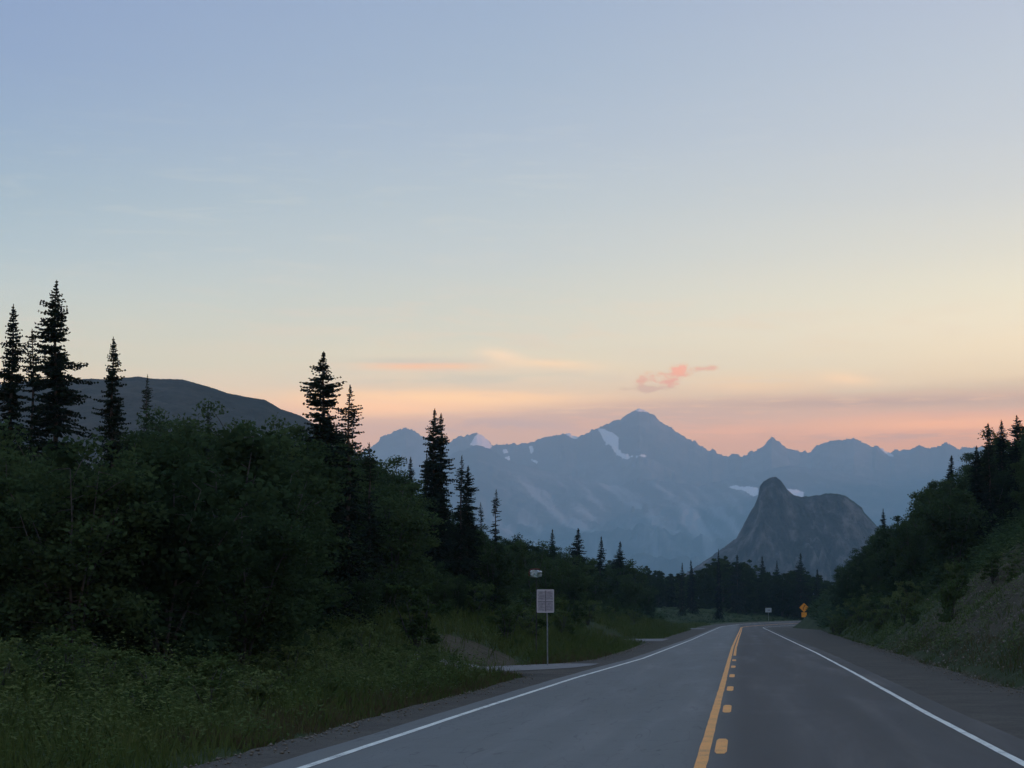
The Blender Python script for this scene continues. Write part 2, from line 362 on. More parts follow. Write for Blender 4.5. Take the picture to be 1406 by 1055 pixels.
def z_td(t, d, x, y):
    rz = road_z(t, np.clip(d, -8, 9))
    el_, er = edge_l(t), edge_r(t)
    # left bank
    dl = -d
    toe = I(t, [0, 60, 90, 150, 380, 430, 480], [8.8, 8.8, 8.2, 8.6, 9.5, 16, 22]); cap = I(t, [0, 55, 85, 120, 160, 260, 330, 400, 460, 560, 700], [.9, 1.1, 3.6, 10, 16, 17, 13, 8, 5.2, 5.5, 7])
    sl = I(t, [0, 60, 90, 300, 420, 480], [.22, .26, .46, .48, .34, .16])
    q = np.maximum(dl - toe, 0) * sl
    zl = cap * (1 - np.exp(-q / cap)) * (1 + .0) + ss(dl, 60, 400) * 12 * (1 - ss(t, 300, 500)) 
    # right bank
    toe_r = er + .5; q = np.maximum(d - toe_r, 0) * .95
    fade = 1 - ss(t, 392, 455)
    capr = 20.
    zr = (capr * (1 - np.exp(-q / capr)) + ss(d, 40, 260) * 60) * fade + ss(d, 6, 30) * .6  # outer rise, out of view, added to block the low sun
    z = np.where(d < 0, zl, zr)
    rough = (fbm(x * .28, y * .28, 4) * 1.1 + fbm(x * .05, y * .05, 3) * 2.2) * np.where(d < 0, ss(dl, 8, 20), ss(d, er + .3, er + 5))
    z = z + rough + fbm(x * 1.3, y * 1.3, 3) * .22 * np.where(d < 0, ss(dl, el_, el_ + 2), ss(d, er, er + 2))
    cut = ss(np.where(d > 0, d - er, dl - el_), -.25, .45)
    far = ss(np.hypot(x, y), 900, 2200)
    z = (rz - .28) * (1 - cut) + (rz * np.exp(-np.maximum(np.abs(d) - 8, 0) / 30) - .05 + z) * cut
    return z * (1 - far) - 6 * far
def ground(x, y):
    s, u = wr(np.atleast_1d(np.asarray(x, float)), np.atleast_1d(np.asarray(y, float))); t, d = td(s, u)
    return z_td(t, d, np.atleast_1d(x), np.atleast_1d(y)), t, d
def gz(x, y): return float(ground([x], [y])[0][0])
def axis(segs):
    out = []
    for a, b, st in segs: out += list(np.arange(a, b, st))
    return out
S = axis([(-60, 20, 8), (20, 150, 1.5), (150, 560, 3), (560, 760, 8)]) + list(760 * 1.12 ** np.arange(0, 28))
half = axis([(0, 24, .55), (24, 60, 1.3), (60, 140, 5)]) + list(140 * 1.16 ** np.arange(0, 32))
U = [-v for v in half[::-1][:-1]] + half
SS, UU = np.meshgrid(S, U, indexing='ij'); xs, ys = rw(SS.ravel(), UU.ravel())
zs, tt, dd = ground(xs, ys)
ns, nu = len(S), len(U)
def grid_faces(a, b):
    i, j = np.meshgrid(np.arange(a - 1), np.arange(b - 1), indexing='ij'); k = (i * b + j).ravel()
    return np.stack([k, k + b, k + b + 1, k + 1], 1)
nn = fbm(xs * .16, ys * .16, 4)
dirt = ss(dd, 7.2, 9.0) * (1 - ss(dd + nn * 7, 12.0, 15.5)) * ss(tt + nn * 25, 48, 62) * (1 - ss(tt + nn * 60, 100, 150)) * .95
dirt = np.maximum(dirt, 1.2 * ss(-dd, 7.6, 8.4) * (1 - ss(-dd, 10.2, 11.4)) * ss(tt, 77, 79) * (1 - ss(tt, 86, 90)))
dirt = np.maximum(dirt, .75 * (1 - ss(np.where(dd > 0, dd - edge_r(tt), -dd - edge_l(tt)), .1, .7)) * (np.abs(dd) < 14))
terr = new_obj('ground', np.stack([xs, ys, zs], 1), grid_faces(ns, nu), M['terrain'], smooth=True, attrs={'dirt': dirt})
tag(terr, kind='structure', label='grassy ground and banks on both sides of the road')

def strip(name, ts, dl, dr, dz, m, n=2, kind='structure', lip=0.):
    vs = []; cols = n + (2 if lip else 0)
    for t, a, b in zip(ts, dl, dr):
        cs, cu, th = centre(t); ds = list(np.linspace(a, b, n)); zz = [dz] * n
        if lip: ds = [a - .25] + ds + [b + .25]; zz = [dz - lip] + zz + [dz - lip]
        for d, q in zip(ds, zz):
            s = float(cs) - d * math.sin(th); u = float(cu) + d * math.cos(th); x, y = rw(s, u)
            vs.append((x, y, float(road_z(t, d)) + q))
    o = new_obj(name, np.array(vs), grid_faces(len(ts), cols)[:, ::-1], m, smooth=True)
    return tag(o, kind=kind) if kind else o
tr = np.concatenate([np.arange(-20, 130, 1.), np.arange(130, 640, 3.)])
jig = lambda k: np.array([.22 * float(fbm(t * .9 + k * 40, k * 9., 4)) + .35 * float(fbm(t * .12, k * 5., 2)) for t in tr])
strip('gravel_shoulder', tr, -edge_l(tr) + jig(1), edge_r(tr) + jig(2), -.012, M['gravel'], 9, lip=.3)
strip('road', tr, line_l(tr) - .45 + .2 * jig(3), line_r(tr) + .55 + .2 * jig(4), 0., M['asphalt'], 9, lip=.05)
wj = lambda k, a: np.array([a * float(fbm(t * 1.7 + k * 13, k * 3., 3)) for t in tr])
strip('white_edge_line', tr, line_l(tr) - .058 + wj(1, .02), line_l(tr) + .058 + wj(2, .02), .005, M['white'])
strip('white_edge_line', tr, line_r(tr) - .055 + wj(3, .02), line_r(tr) + .055 + wj(4, .02), .005, M['white'])
lc = line_c(tr)
strip('yellow_centre_line', tr, lc - .065 + wj(5, .02), lc + .07 + wj(6, .02), .005, M['yellow'])
k2 = tr > 101
strip('yellow_centre_line', tr[k2], (lc + .13)[k2], (lc + .25)[k2], .005, M['yellow'])
for tcn in (17.9, 30.1, 42.4, 54.5, 66.6, 78.9, 91):
    q = np.linspace(tcn - 1.75, tcn + 1.75, 9); w = np.array([.045] + [.075] * 7 + [.045]) 
    strip('yellow_dash', q, line_c(q) + .2 - w, line_c(q) + .2 + w, .005, M['yellow'])
# pale gravel side tracks leaving the near side of the left shoulder
def track(name, pts, wd):
    P = [Vector(rw(s, u)) for s, u in pts]; Q = []; WD = []
    for i in range(len(P) - 1):
        for k in range(6): Q.append(P[i].lerp(P[i + 1], k / 6)); WD.append(wd[i] + (wd[i + 1] - wd[i]) * k / 6)
    Q.append(P[-1]); WD.append(wd[-1]); v = []
    for i, p in enumerate(Q):
        t = (Q[min(i + 1, len(Q) - 1)] - Q[max(i - 1, 0)]).normalized(); n = Vector((-t.y, t.x)); k = WD[i] / 2
        for e in np.linspace(-1, 1, 9): v.append((p + n * k * float(e))[:])
    v = np.array(v); z = ground(v[:, 0], v[:, 1])[0]; z = np.maximum(z + .03, .004)
    return tag(new_obj(name, np.column_stack([v, z]), grid_faces(len(Q), 9), M['pale_gravel'], smooth=True), kind='structure')
track('gravel_track', [(84, -5.75), (80.5, -6.4), (77, -7.1), (74.5, -7.8), (72.5, -8.6), (70.5, -9.4)], [1.4, 2.6, 3.2, 3.2, 3.0, 2.4])
track('gravel_track', [(176, -5.6), (176, -7), (176, -8.0), (176, -9.0)], [17, 17, 16, 14])
track('gravel_track', [(364, -5.6), (364, -7.0), (364, -8.5), (364, -9.9)], [24, 24, 22, 20])

# ------------------------------------------------------------------ mountains
def f_range(g, b):
    P = pos(g); n1 = g.noise(P, .0012, 8., .6); n2 = g.noise(P, .009, 6., .65)
    rock = g.ramp(g.m('ADD', g.m('MULTIPLY', n1, .5), g.m('MULTIPLY', n2, .5)), [(.38, (.008, .012, .02)), (.5, (.038, .040, .046)), (.62, (.13, .13, .135))])
    sn = g.rng(g.m('ADD', att(g, 'snow'), g.m('MULTIPLY', g.m('SUBTRACT', n2, .5), .9)), .4, .6, 0, 1, True)
    c = g.mix(g.m('MULTIPLY', att(g, 'light_streaks'), .75), rock, (.5, .5, .5))
    bump(g, b, n2, .6, 40.)
    return g.mix(sn, c, (.92, .90, .88))
M['range'] = mat('mountain_rock_and_snow', f_range, .9, .1)
def f_rock(g, b):
    P = pos(g); n1 = g.noise(P, .012, 8., .65); n2 = g.noise(P, .07, 6., .65)
    mp = g.n('ShaderNodeMapping'); mp.inputs['Scale'].default_value = (.05, .05, .012); g.put(mp.inputs[0], P); n3 = g.noise(mp.outputs[0], 1., 6., .65)
    rock = g.ramp(g.m('ADD', g.m('MULTIPLY', n1, .3), g.m('ADD', g.m('MULTIPLY', n2, .25), g.m('MULTIPLY', n3, .45))), [(.40, (.010, .009, .011)), (.5, (.048, .043, .046)), (.58, (.17, .15, .145))])
    bump(g, b, g.m('ADD', n2, n3), .9, 12.)
    return g.mix(g.rng(g.m('ADD', att(g, 'scrub'), g.m('MULTIPLY', g.m('SUBTRACT', n1, .5), 1.6)), .4, .65, 0, 1, True), rock, (.028, .036, .02))
M['rock'] = mat('bare_rock', f_rock, .9, .1)
def f_hill(g, b):
    P = pos(g); n1 = g.noise(P, .006, 6., .6); n2 = g.noise(P, .08, 5., .7)
    bump(g, b, n2, .8, 5.)
    return g.ramp(g.m('ADD', g.m('MULTIPLY', n1, .6), g.m('MULTIPLY', n2, .4)), [(.35, (.016, .017, .012)), (.5, (.042, .038, .029)), (.65, (.09, .076, .058))])
M['hill'] = mat('hill_scrub', f_hill, .95, .1)

def ridge(name, trace, D, wf, wb, c0, c1, step, rows, mtl, rnf=None, jag=.6, prof=1.2, spur=.35, sc=400., diag=.8, base=0., label=None, snow=None, light_streaks=None, scrub=None):
    pxs = np.arange(c0, c1 + step, step); tx = [a for a, b in trace]; ty = [b for a, b in trace]
    crest0 = np.interp(pxs, tx, ty); crest = crest0 + jag * 2 * (1 - np.exp(-((pxs - 878) / 14) ** 2) * (D > 14000)) * fbm(pxs * .16, pxs * 0 + 3.3, 5, .85)
    H0 = CAMZ + (YH - crest0) / F * D
    Hc = CAMZ + (YH - crest) / F * D                              # real crest height at distance D
    nf = int(rows * .8); wv = np.concatenate([-wf * np.linspace(1, 0, nf) ** 1.35, wb * np.linspace(0, 1, rows - nf + 1)[1:]])
    PX, WV = np.meshgrid(pxs, wv, indexing='ij'); HC = Hc[:, None] + 0 * WV
    q = np.where(WV < 0, -WV / wf, WV / wb)
    bl = ss(q, .0, .10); HC = HC * (1 - bl) + H0[:, None] * bl; X = (PX - W / 2) / F * (D + WV); Y = D + WV
    rn = ridged((X + diag * WV) / sc, (WV - .15 * X) / (sc * 2.6) + 9, 6); rn2 = ridged((X + diag * WV) / (sc * .2) + 5, WV / (sc * .7), 4)
    q2 = np.clip(q * (1 + spur * (rn - .6) * 2.2), 0, None) 
    pr = np.clip(1 - q2, 0, 1) ** prof
    Z = base + (HC - base) * pr + (HC - base) * spur * .42 * (rn - .62 + .35 * (rn2 - .6)) * ss(q, .0, .14) * (1 - ss(q, .75, 1))
    Zs = base + (HC - base) * np.clip(1 - q, 0, 1) ** prof
    Z = np.minimum(Z, CAMZ + (HC - CAMZ) * (1 + WV / D) - .004 * (-WV)) if name != 'far' else Z
    Z = np.where(q >= .999, base - 8, Z)
    at_ = {}
    ppy = YH - (Zs - CAMZ) / Y * F
    if snow is not None: at_['snow'] = snow(PX, ppy).ravel(); 
    if snow is not None: at_['light_streaks'] = (light_streaks(PX, ppy) if light_streaks else PX * 0).ravel()
    if scrub is not None: at_['scrub'] = scrub(PX, ppy, HC, Z).ravel()
    o = new_obj(name, np.stack([X.ravel(), Y.ravel(), Z.ravel()], 1), grid_faces(*PX.shape), mtl, smooth=True, attrs=at_)
    return tag(o, kind='structure', label=label)
c5 = lambda L: [(500 + a / 2.812, 480 + b / 2.812) for a, b in L]
c6 = lambda L: [(850 + a / 2.529, 480 + b / 2.529) for a, b in L]
RANGE = [(-900, 640), (-500, 610), (-200, 625), (0, 640), (200, 660), (400, 670), (490, 628)] + c5([(35,370),(60,345),(110,320),(130,313),(160,302),(200,322),(235,345),(290,372),(320,362),(340,350),(380,333),(440,326),(470,345),(495,370),(530,368),(600,365),(655,362),(680,345),(720,335),(775,325),(800,330),(825,343),(850,328),(880,308),(920,298),(950,282),(985,272),(1010,255),(1040,240),(1062,228),(1090,238),(1120,255),(1150,282),(1180,302),(1220,325),(1250,348),(1280,355),(1300,372),(1330,390)]) + c6([(325,345),(345,365),(380,375),(405,362),(430,372),(460,358),(500,340),(530,306),(555,320),(590,345),(640,357),(670,355),(690,335),(740,320),(780,315),(818,306),(850,322),(885,345),(890,335),(915,345),(945,362),(960,350),(1000,352),(1045,333),(1075,345),(1100,343),(1140,327),(1180,345),(1215,342)]) + [(1360, 612), (1400, 620), (1450, 606), (1520, 618), (1650, 600), (1900, 625), (2400, 610)]
def inpoly(PX, PY, poly):
    return sum(inpoly1(PX + a, PY + b, poly) * 1. for a, b in ((0, 0), (1.2, 0), (-1.2, 0), (0, 1), (0, -1), (.9, .8), (-.9, -.8))) / 7
def inpoly1(PX, PY, poly):
    r = np.zeros(PX.shape, bool); n = len(poly)
    for i in range(n):
        x0, y0 = poly[i]; x1, y1 = poly[(i + 1) % n]
        if y0 == y1: continue
        c = ((y0 > PY) != (y1 > PY)) & (PX < (x1 - x0) * (PY - y0) / (y1 - y0) + x0); r ^= c
    return r
SNOW = [c5([(900,305),(930,310),(985,345),(980,385),(1010,405),(1095,415),(1085,430),(1010,432),(985,410),(955,385),(925,355),(915,330)]),
        c5([(405,375),(430,330),(445,325),(475,345),(495,375),(470,390),(440,380)]), c5([(770,322),(800,318),(835,330),(820,350),(800,345)]),
        c5([(533,386),(550,384),(556,405),(540,408)]), c5([(540,425),(560,422),(565,438),(548,436)]), c5([(635,372),(650,372),(655,395),(645,420)]),
        c5([(1045,238),(1062,226),(1105,246),(1080,243),(1060,242)]), c6([(900,338),(930,350),(962,374),(945,374),(920,356)]),
        c5([(640,430),(665,440),(680,455),(655,450)])]
def snow_far(PX, PY):
    r = np.zeros(PX.shape)
    for p in SNOW: r = np.maximum(r, inpoly(PX, PY, p) * 1.0)
    r = np.maximum(r, .45 * inpoly(PX, PY, c5([(1115,465),(1140,470),(1158,490),(1140,500)])))
    return r
ridge('mountains', RANGE, 15000., 3800., 2000., -900, 2400, 1.6, 90, M['range'], jag=5., sc=620., spur=.5, label='far mountain range with a snow-streaked main peak', snow=snow_far)
FRONT = [(-900, 760), (-200, 720), (200, 700), (480, 668), (540, 650), (590, 640), (625, 622), (655, 612), (675, 618), (700, 634), (735, 645), (790, 655), (840, 668), (900, 660), (960, 668), (1020, 655), (1080, 640), (1150, 648), (1230, 662), (1300, 655), (1400, 665), (1700, 650), (2400, 700)]
def snow_near(PX, PY):
    r = np.zeros(PX.shape)
    for p in (c6([(375,480),(400,476),(440,482),(485,492),(480,517),(440,503)]), c6([(578,478),(600,488),(645,494),(640,518),(605,514)])): r = np.maximum(r, inpoly(PX, PY, p) * 1.)
    return r
def light_streaks_near(PX, PY):  # fog and sunlight on the slopes, painted into the colour as pale streaks
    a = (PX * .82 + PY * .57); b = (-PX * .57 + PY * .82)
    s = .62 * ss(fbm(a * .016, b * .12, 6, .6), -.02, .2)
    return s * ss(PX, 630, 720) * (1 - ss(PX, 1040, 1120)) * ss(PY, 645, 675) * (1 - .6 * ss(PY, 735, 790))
ridge('mountain_foothills', FRONT, 13300., 5200., 1200., -900, 2400, 2.2, 80, M['range'], jag=3., sc=560., spur=.42, label='lower mountain slopes with pale streaks of painted light and a small glacier', snow=snow_near, light_streaks=light_streaks_near)
k4 = lambda L: [(940 + a / 4.397, 640 + b / 4.397) for a, b in L]
BUTTE = [(900, 815)] + k4([(95,590),(170,540),(240,490),(310,440),(340,385),(380,310),(420,245),(445,185),(455,125),(480,95),(520,73),(555,70),(590,100),(620,145),(660,180),(710,190),(760,185),(820,180),(850,170),(920,172),(970,182),(1020,215),(1070,255),(1085,285),(1130,335),(1165,375),(1200,420)]) + [(1245, 775), (1300, 820)]
ridge('rock_butte', BUTTE, 3100., 150., 260., 905, 1295, .8, 90, M['rock'], jag=1.5, prof=.85, sc=34., spur=.6, diag=.25, label='rounded bare rock butte with a knob on its shoulder',
      scrub=lambda PX, PY, HC, Z: ss(Z / HC, .95, .995) * .6 * ss(PX, 1040, 1110) + .15 * ss(PY, 740, 790))
HILL = [(-900, 600), (-300, 570), (-60, 545), (0, 527), (10, 524), (97, 522), (120, 520), (147, 521), (187, 517), (207, 520), (247, 521), (267, 526), (287, 532), (307, 539), (334, 545), (361, 549), (371, 554), (384, 562), (411, 571), (460, 600), (520, 645), (600, 715), (700, 815)]
ridge('hill', HILL, 1500., 500., 600., -900, 700, 1.6, 70, M['hill'], jag=.9, prof=.8, sc=140., spur=.3, label='dark scrubby hill with a flat top behind the spruces')
# unseen ridge, added to shade the valley floor from the low sun
ridge_x = []
def shade_range():
    ya = np.arange(-6000, 12600, 150.); wv = np.linspace(-1, 1, 41)
    YA, WV = np.meshgrid(ya, wv, indexing='ij'); hc = (980 + 260 * fbm(YA / 1800., YA * 0 + 4, 4)) * (1 - ss(YA, 10500, 12500))
    X = 5200 + 1500 * WV + 300 * fbm(YA / 900, WV, 3); Z = hc * (1 - np.abs(WV)) ** 1.1 + 60 * (ridged(X / 500, YA / 500, 4) - .6) * (1 - np.abs(WV)) - 6
    tag(new_obj('added_shade_ridge', np.stack([X.ravel(), YA.ravel(), Z.ravel()], 1), grid_faces(*YA.shape), M['hill'], smooth=True), kind='structure')
shade_range()

# ------------------------------------------------------------------ plants
def quads(cen, ax, bx):                              # rhombus leaves: centre, half-length vector, half-width vector
    n = len(cen); v = np.stack([cen - ax, cen + bx - ax * .15, cen + ax, cen - bx - ax * .15], 1).reshape(-1, 3)
    return v, np.arange(n * 4).reshape(n, 4)
def unit(v): return v / np.maximum(np.linalg.norm(v, axis=-1, keepdims=True), 1e-9)
def spruce_proto(seed, Ht=12., R=1.5, gap=.5, club=.0, lo=.05, bare=0.):
    r = np.random.RandomState(seed); cen = []; ax = []; bx = []
    t = MB(); lean = r.uniform(-.02, .02, 2)
    wob = lambda z: np.array([lean[0] * z + .04 * math.sin(z * 1.3 + seed), lean[1] * z + .04 * math.cos(z * .9 + seed)])
    zz = np.linspace(0, Ht, 14)
    t.tube([(*wob(z), z) for z in zz], [.15 * (1 - z / Ht) ** .8 * Ht / 12 + .012 for z in zz], 7)
    z = Ht * lo
    while z < Ht - .06:
        f = z / Ht; L0 = R * (1 - f) ** .60 * min(1, .35 + (Ht - z) / 2.2)
        if club: L0 *= 1 + club * math.exp(-((f - .9) / .06) ** 2) * .9 - .35 * club * math.exp(-((f - .78) / .07) ** 2)
        dens = .55 + .45 * vnoise(z * 1.1, seed * 7.7)
        tier = vnoise(z * 4.2 + seed * 3.1, seed * 1.3)
        for k in range(0 if (tier < .15 and f > .3) else r.randint(5, 10)):
            if r.rand() < gap * (1 - dens) * 1.6 + bare * (.3 < f < .85) * .3: continue
            th = r.rand() * 6.283; side = vnoise(th * 1.2 + seed, z * .8)
            L = L0 * (.45 + .8 * r.rand() ** .9) * (.5 + .9 * side) * (.75 + .5 * tier)
            up = .45 * (f - .45) + r.uniform(-.15, .12); droop = -.26 * (1 - f) - .03
            d = np.array([math.cos(th), math.sin(th), 0.]); n = max(3, int(L / .11)); b0 = np.array([*wob(z), z])
            if L > .5: 
                pts = [b0 + d * L * q + np.array([0, 0, up * L * q + droop * L * q * q * 1.6 + .12 * L * max(q - .7, 0) * 2]) for q in (0, .35, .7, 1)]
                t.tube([tuple(p) for p in pts], [.022, .016, .011, .004], 4)
            sd_ = np.array([-d[1], d[0], 0])
            for i in range(n):
                q = (i + .6) / n; p = b0 + d * L * q + np.array([0, 0, up * L * q + droop * L * q * q * 1.6 + .12 * L * max(q - .7, 0) * 2])
                for s in (-1, 1, 0):
                    ln = (.08 + .22 * (1 - q) * min(L, 1.)) * r.uniform(.6, 1.25) * (.55 + .45 * min(1, (Ht - z) / 2.))
                    if s == 0: a = d * .7 + np.array([0, 0, r.uniform(-.7, .4)])
                    else: a = d * r.uniform(.2, .8) + s * sd_ * r.uniform(.5, 1.) + np.array([0, 0, r.uniform(-.55, .1)])
                    a = a / np.linalg.norm(a); w = np.cross(a, r.normal(size=3)); w = w / np.linalg.norm(w)
                    cen.append(p + a * ln * .5); ax.append(a * ln * .62); bx.append(w * r.uniform(.035, .075) * (.6 + .4 * min(1, (Ht - z) / 2.)))
        z += r.uniform(.06, .14) * (.7 + .5 * gap)
    # leader
    top = np.array([*wob(Ht), Ht])
    for i in range(14):
        a = unit(np.array([r.normal() * .5, r.normal() * .5, 1.2])); cen.append(top - [0, 0, r.rand() * .5]); ax.append(a * .11); bx.append(unit(np.cross(a, r.normal(size=3))) * .03)
    v, f = quads(np.array(cen), np.array(ax), np.array(bx))
    return t, v, f, Ht
def leafy_proto(seed, Ht=5., R=1.9, nl=34, per=150, leaf=.085, low=.12, stems=6, mt='leaf'):
    r = np.random.RandomState(seed); t = MB(); cen = []
    tips = []
    for k in range(stems):
        th = 6.283 * k / stems + r.uniform(-.4, .4); rr = R * r.uniform(.25, .75); hh = Ht * r.uniform(.7, .98)
        p = [(0, 0, -.2)] + [(math.cos(th) * rr * q ** 1.3 + r.normal() * .05, math.sin(th) * rr * q ** 1.3 + r.normal() * .05, hh * q) for q in (.25, .5, .75, 1)]
        t.tube(p, [.036, .03, .023, .015, .006], 5); tips.append(p)
    lum = []
    for k in range(nl):
        p = tips[k % len(tips)]; q = 1. - .999 * (k // len(tips)) / (nl / len(tips)) * r.uniform(.85, 1.05); q = min(max(q, .06), .999); i = min(int(q * 4), 3); fr = q * 4 - i
        b = np.array(p[i]) * (1 - fr) + np.array(p[i + 1]) * fr
        th = r.rand() * 6.283; o = R * r.uniform(.1, .6) * (1.1 - .6 * q)
        c = b + np.array([math.cos(th) * o, math.sin(th) * o, r.uniform(-.3, .25)]); c[2] = max(c[2], low * Ht)
        c[2] += .12 * Ht * r.uniform(0, 1) * (k % 7 == 0 and Ht < 6); lum.append((c, r.uniform(.26, .56) * R * .46))
        t.tube([tuple(b), tuple((b + c) / 2 + [0, 0, .05]), tuple(c)], [.014, .010, .004], 4)
    for c, rad in lum:
        n = int(per * r.uniform(.6, 1.3)); d = unit(r.normal(size=(n, 3))); rr = rad * (r.rand(n, 1) ** .45) * (1 + .35 * r.normal(size=(n, 1)) * (r.rand(n, 1) < .25))
        cen.append(c + d * rr * [1.1, 1.1, .8])
    cen = np.concatenate(cen); cen[:, 2] = np.clip(cen[:, 2], .05, None); n = len(cen)
    a = unit(r.normal(size=(n, 3)) + [0, 0, -.1]); w = unit(np.cross(a, r.normal(size=(n, 3)) + [0, 0, .8])); sz = leaf * r.uniform(.6, 1.35, (n, 1))
    v, f = quads(cen, a * sz, w * sz * .62)
    return t, v, f, Ht
def make_plant(name, proto, crown_m, bark_m, crown_name='crown', trunk_name='trunk'):
    t, v, f, Ht = proto; root = empty(name, (0, 0, 0))
    a = t.build(trunk_name, bark_m, root, True); b = new_obj(crown_name, v, f, crown_m, root)
    KIDS[root.name] = [a, b]; root['_h'] = Ht; return root
USED = set()
def place(proto, name, loc, h, wide=1., rz=None, label=None, cat=None, group=None):
    if proto.name in USED: o = copy_tree(proto)
    else: o = proto; USED.add(proto.name)
    o.name = name if o is not proto else proto.name
    k = h / proto['_h']; o.location = loc; o.scale = (k * wide, k * wide, k); o.rotation_euler = (0, 0, random.uniform(0, 6.28) if rz is None else rz)
    return tag(o, label, cat, group)

SP = [make_plant('spruce_tree', spruce_proto(11, 12, 1.75, .35), M['needle'], M['bark']),
      make_plant('spruce_tree', spruce_proto(12, 12, 1.45, .5, .25), M['needle'], M['bark']),
      make_plant('spruce_tree', spruce_proto(13, 12, 1.9, .45, .0), M['needle'], M['bark']),
      make_plant('spruce_tree', spruce_proto(14, 12, 1.5, .75, .15, bare=.8), M['needle'], M['bark']),
      make_plant('spruce_tree', spruce_proto(15, 12, 1.7, .45, .6), M['needle'], M['bark'])]
SPS = [make_plant('spruce_tree', spruce_proto(21, 7, 1.1, .3), M['needle'], M['bark']), make_plant('spruce_tree', spruce_proto(22, 7, .9, .5), M['needle'], M['bark']),
       make_plant('spruce_tree', spruce_proto(23, 7, 1.3, .35), M['needle'], M['bark'])]
AL = [make_plant('alder_shrub', leafy_proto(31 + k, 5., 1.9 + .15 * (k % 3), 82, int(190 * (.058 / (.044 + .009 * k)) ** 1.6), .044 + .009 * k, .03), M['leaf'], M['pale_bark'], 'foliage', 'stem') for k in range(5)]
WL = [make_plant('willow_shrub', leafy_proto(41 + k, 4., 1.9, 40, 200, .05, .03), M['leaf_pale'], M['pale_bark'], 'foliage', 'stem') for k in range(3)]
LO = [make_plant('willow_bush', leafy_proto(51 + k, 2.2, 1.3, 18, 110, .065, .06, 5), M['weed'], M['pale_bark'], 'foliage', 'stem') for k in range(3)]
PO = [make_plant('poplar_tree', leafy_proto(61 + k, 9., 2.3, 60, 130, .15, .06, 4), M['leaf_far'], M['bark']) for k in range(3)]

# named spruces: photo pixel of the tip, distance, width factor, prototype, label
BPOS = []
BIG = [
 (20, 418, 74, .86, 1, 'tall spruce at the far left edge with a hooked ragged tip'),
 (48, 452, 77, .8, 3, 'short thin spruce between the two tallest spruces on the left'),
 (84, 385, 76, .92, 2, 'tallest spruce of all, its spire highest above the dark hill'),
 (160, 462, 76, .8, 1, 'lone narrow spruce in front of the middle of the dark hill'),
 (202, 515, 120, .62, 3, 'faint sparse spruce just beside the lone spruce on the dark hill'),
 (287, 552, 120, .5, 3, 'thin spruce tip barely showing out of the thicket below the dark hill'),
 (438, 483, 77, 1.08, 4, 'thick dark spruce with a club-shaped top where the dark hill ends'),
 (480, 530, 82, 1.0, 3, 'sparse spruce with bare gaps right beside the club-topped spruce'),
 (508, 608, 88, .8, 3, 'small crooked spruce on the slope below the sparse one'),
 (563, 627, 150, .7, 1, 'small narrow spruce in front of the leftmost far peak'),
 (586, 622, 148, .5, 0, 'small spruce tucked against the twin-topped spruce'),
 (596, 562, 118, .9, 0, 'tall spruce in the middle of the slope, its tip doubled'),
 (604, 567, 119, .85, 1, 'second tip of the doubled spruce on the middle of the slope'),
 (632, 626, 121, .8, 3, 'slim spruce close beside the doubled spruce'),
 (641, 640, 122, .9, 0, 'stocky spruce at the lower side of the doubled spruce clump'),
 (661, 690, 170, .6, 3, 'small see-through spruce left of the leaning-branched one'),
 (680, 672, 168, .72, 3, 'small spruce with long uneven side branches above the white sign'),
 (760, 727, 235, .9, 6, 'first of four little spruces on the ridge, nearest the round bush'),
 (792, 725, 240, 1.0, 5, 'second of four little spruces on the ridge, the fullest'),
 (824, 737, 262, .9, 6, 'third of four little spruces on the ridge'),
 (851, 744, 285, .95, 7, 'last of four little spruces on the ridge, toward the road'),
 (987, 754, 470, .6, 6, 'narrow spruce in front of the left foot of the rock butte'),
 (950, 769, 480, .8, 5, 'spruce tip in the far forest left of the rock butte'),
 (936, 773, 470, .8, 6, 'low spruce tip at the notch of the far forest'),
 (1013, 762, 500, 1.1, 7, 'broad spruce in the far forest below the butte knob'),
 (1047, 763, 520, .8, 5, 'dark spruce tip in front of the middle of the rock butte'),
 (1066, 770, 520, .8, 6, 'small spruce tip just right of the dark one by the butte'),
 (1098, 760, 505, 1.0, 7, 'pointed spruce standing out below the butte summit plateau'),
 (1122, 781, 500, .9, 5, 'low spruce near the right end of the far forest'),
 (1213, 698, 300, .62, 0, 'lone dark spruce on the right slope beside the rock butte'),
 (1232, 712, 260, .8, 7, 'small spruce on the right slope behind the lone dark one'),
 (1303, 625, 200, .9, 5, 'small spruce tip in the middle of the right slope skyline'),
 (1274, 672, 215, 1.1, 4, 'spruce with long side branches at the step of the right skyline'),
 (1264, 712, 200, .8, 3, 'narrow spruce hanging over the edge of the right slope'),
 (1358, 582, 165, .9, 6, 'thin spruce tip high on the right slope'),
 (1376, 576, 174, .9, 1, 'spruce near the top right of the slope with a narrow tip'),
 (1398, 570, 168, 1.0, 4, 'highest spruce on the right slope, cut by the picture edge'),
 (1338, 612, 165, 1.0, 0, 'broad spruce leaning out of the right slope skyline'),
]
ALLSP = SP + SPS
for px, py, D, wd, k, lab in BIG:
    p = at(px, py, D); z = gz(p.x, p.y); h = p.z - z
    BPOS.append((p.x, p.y, px, D))
    if h < 1.5: print('short tree', px, py, D, round(h, 2)); h = 1.5
    place(ALLSP[k], 'spruce_tree', (p.x, p.y, z - .1), h + .1, wd * (12 / max(h, 5)) ** .35, label=lab, cat='spruce tree')

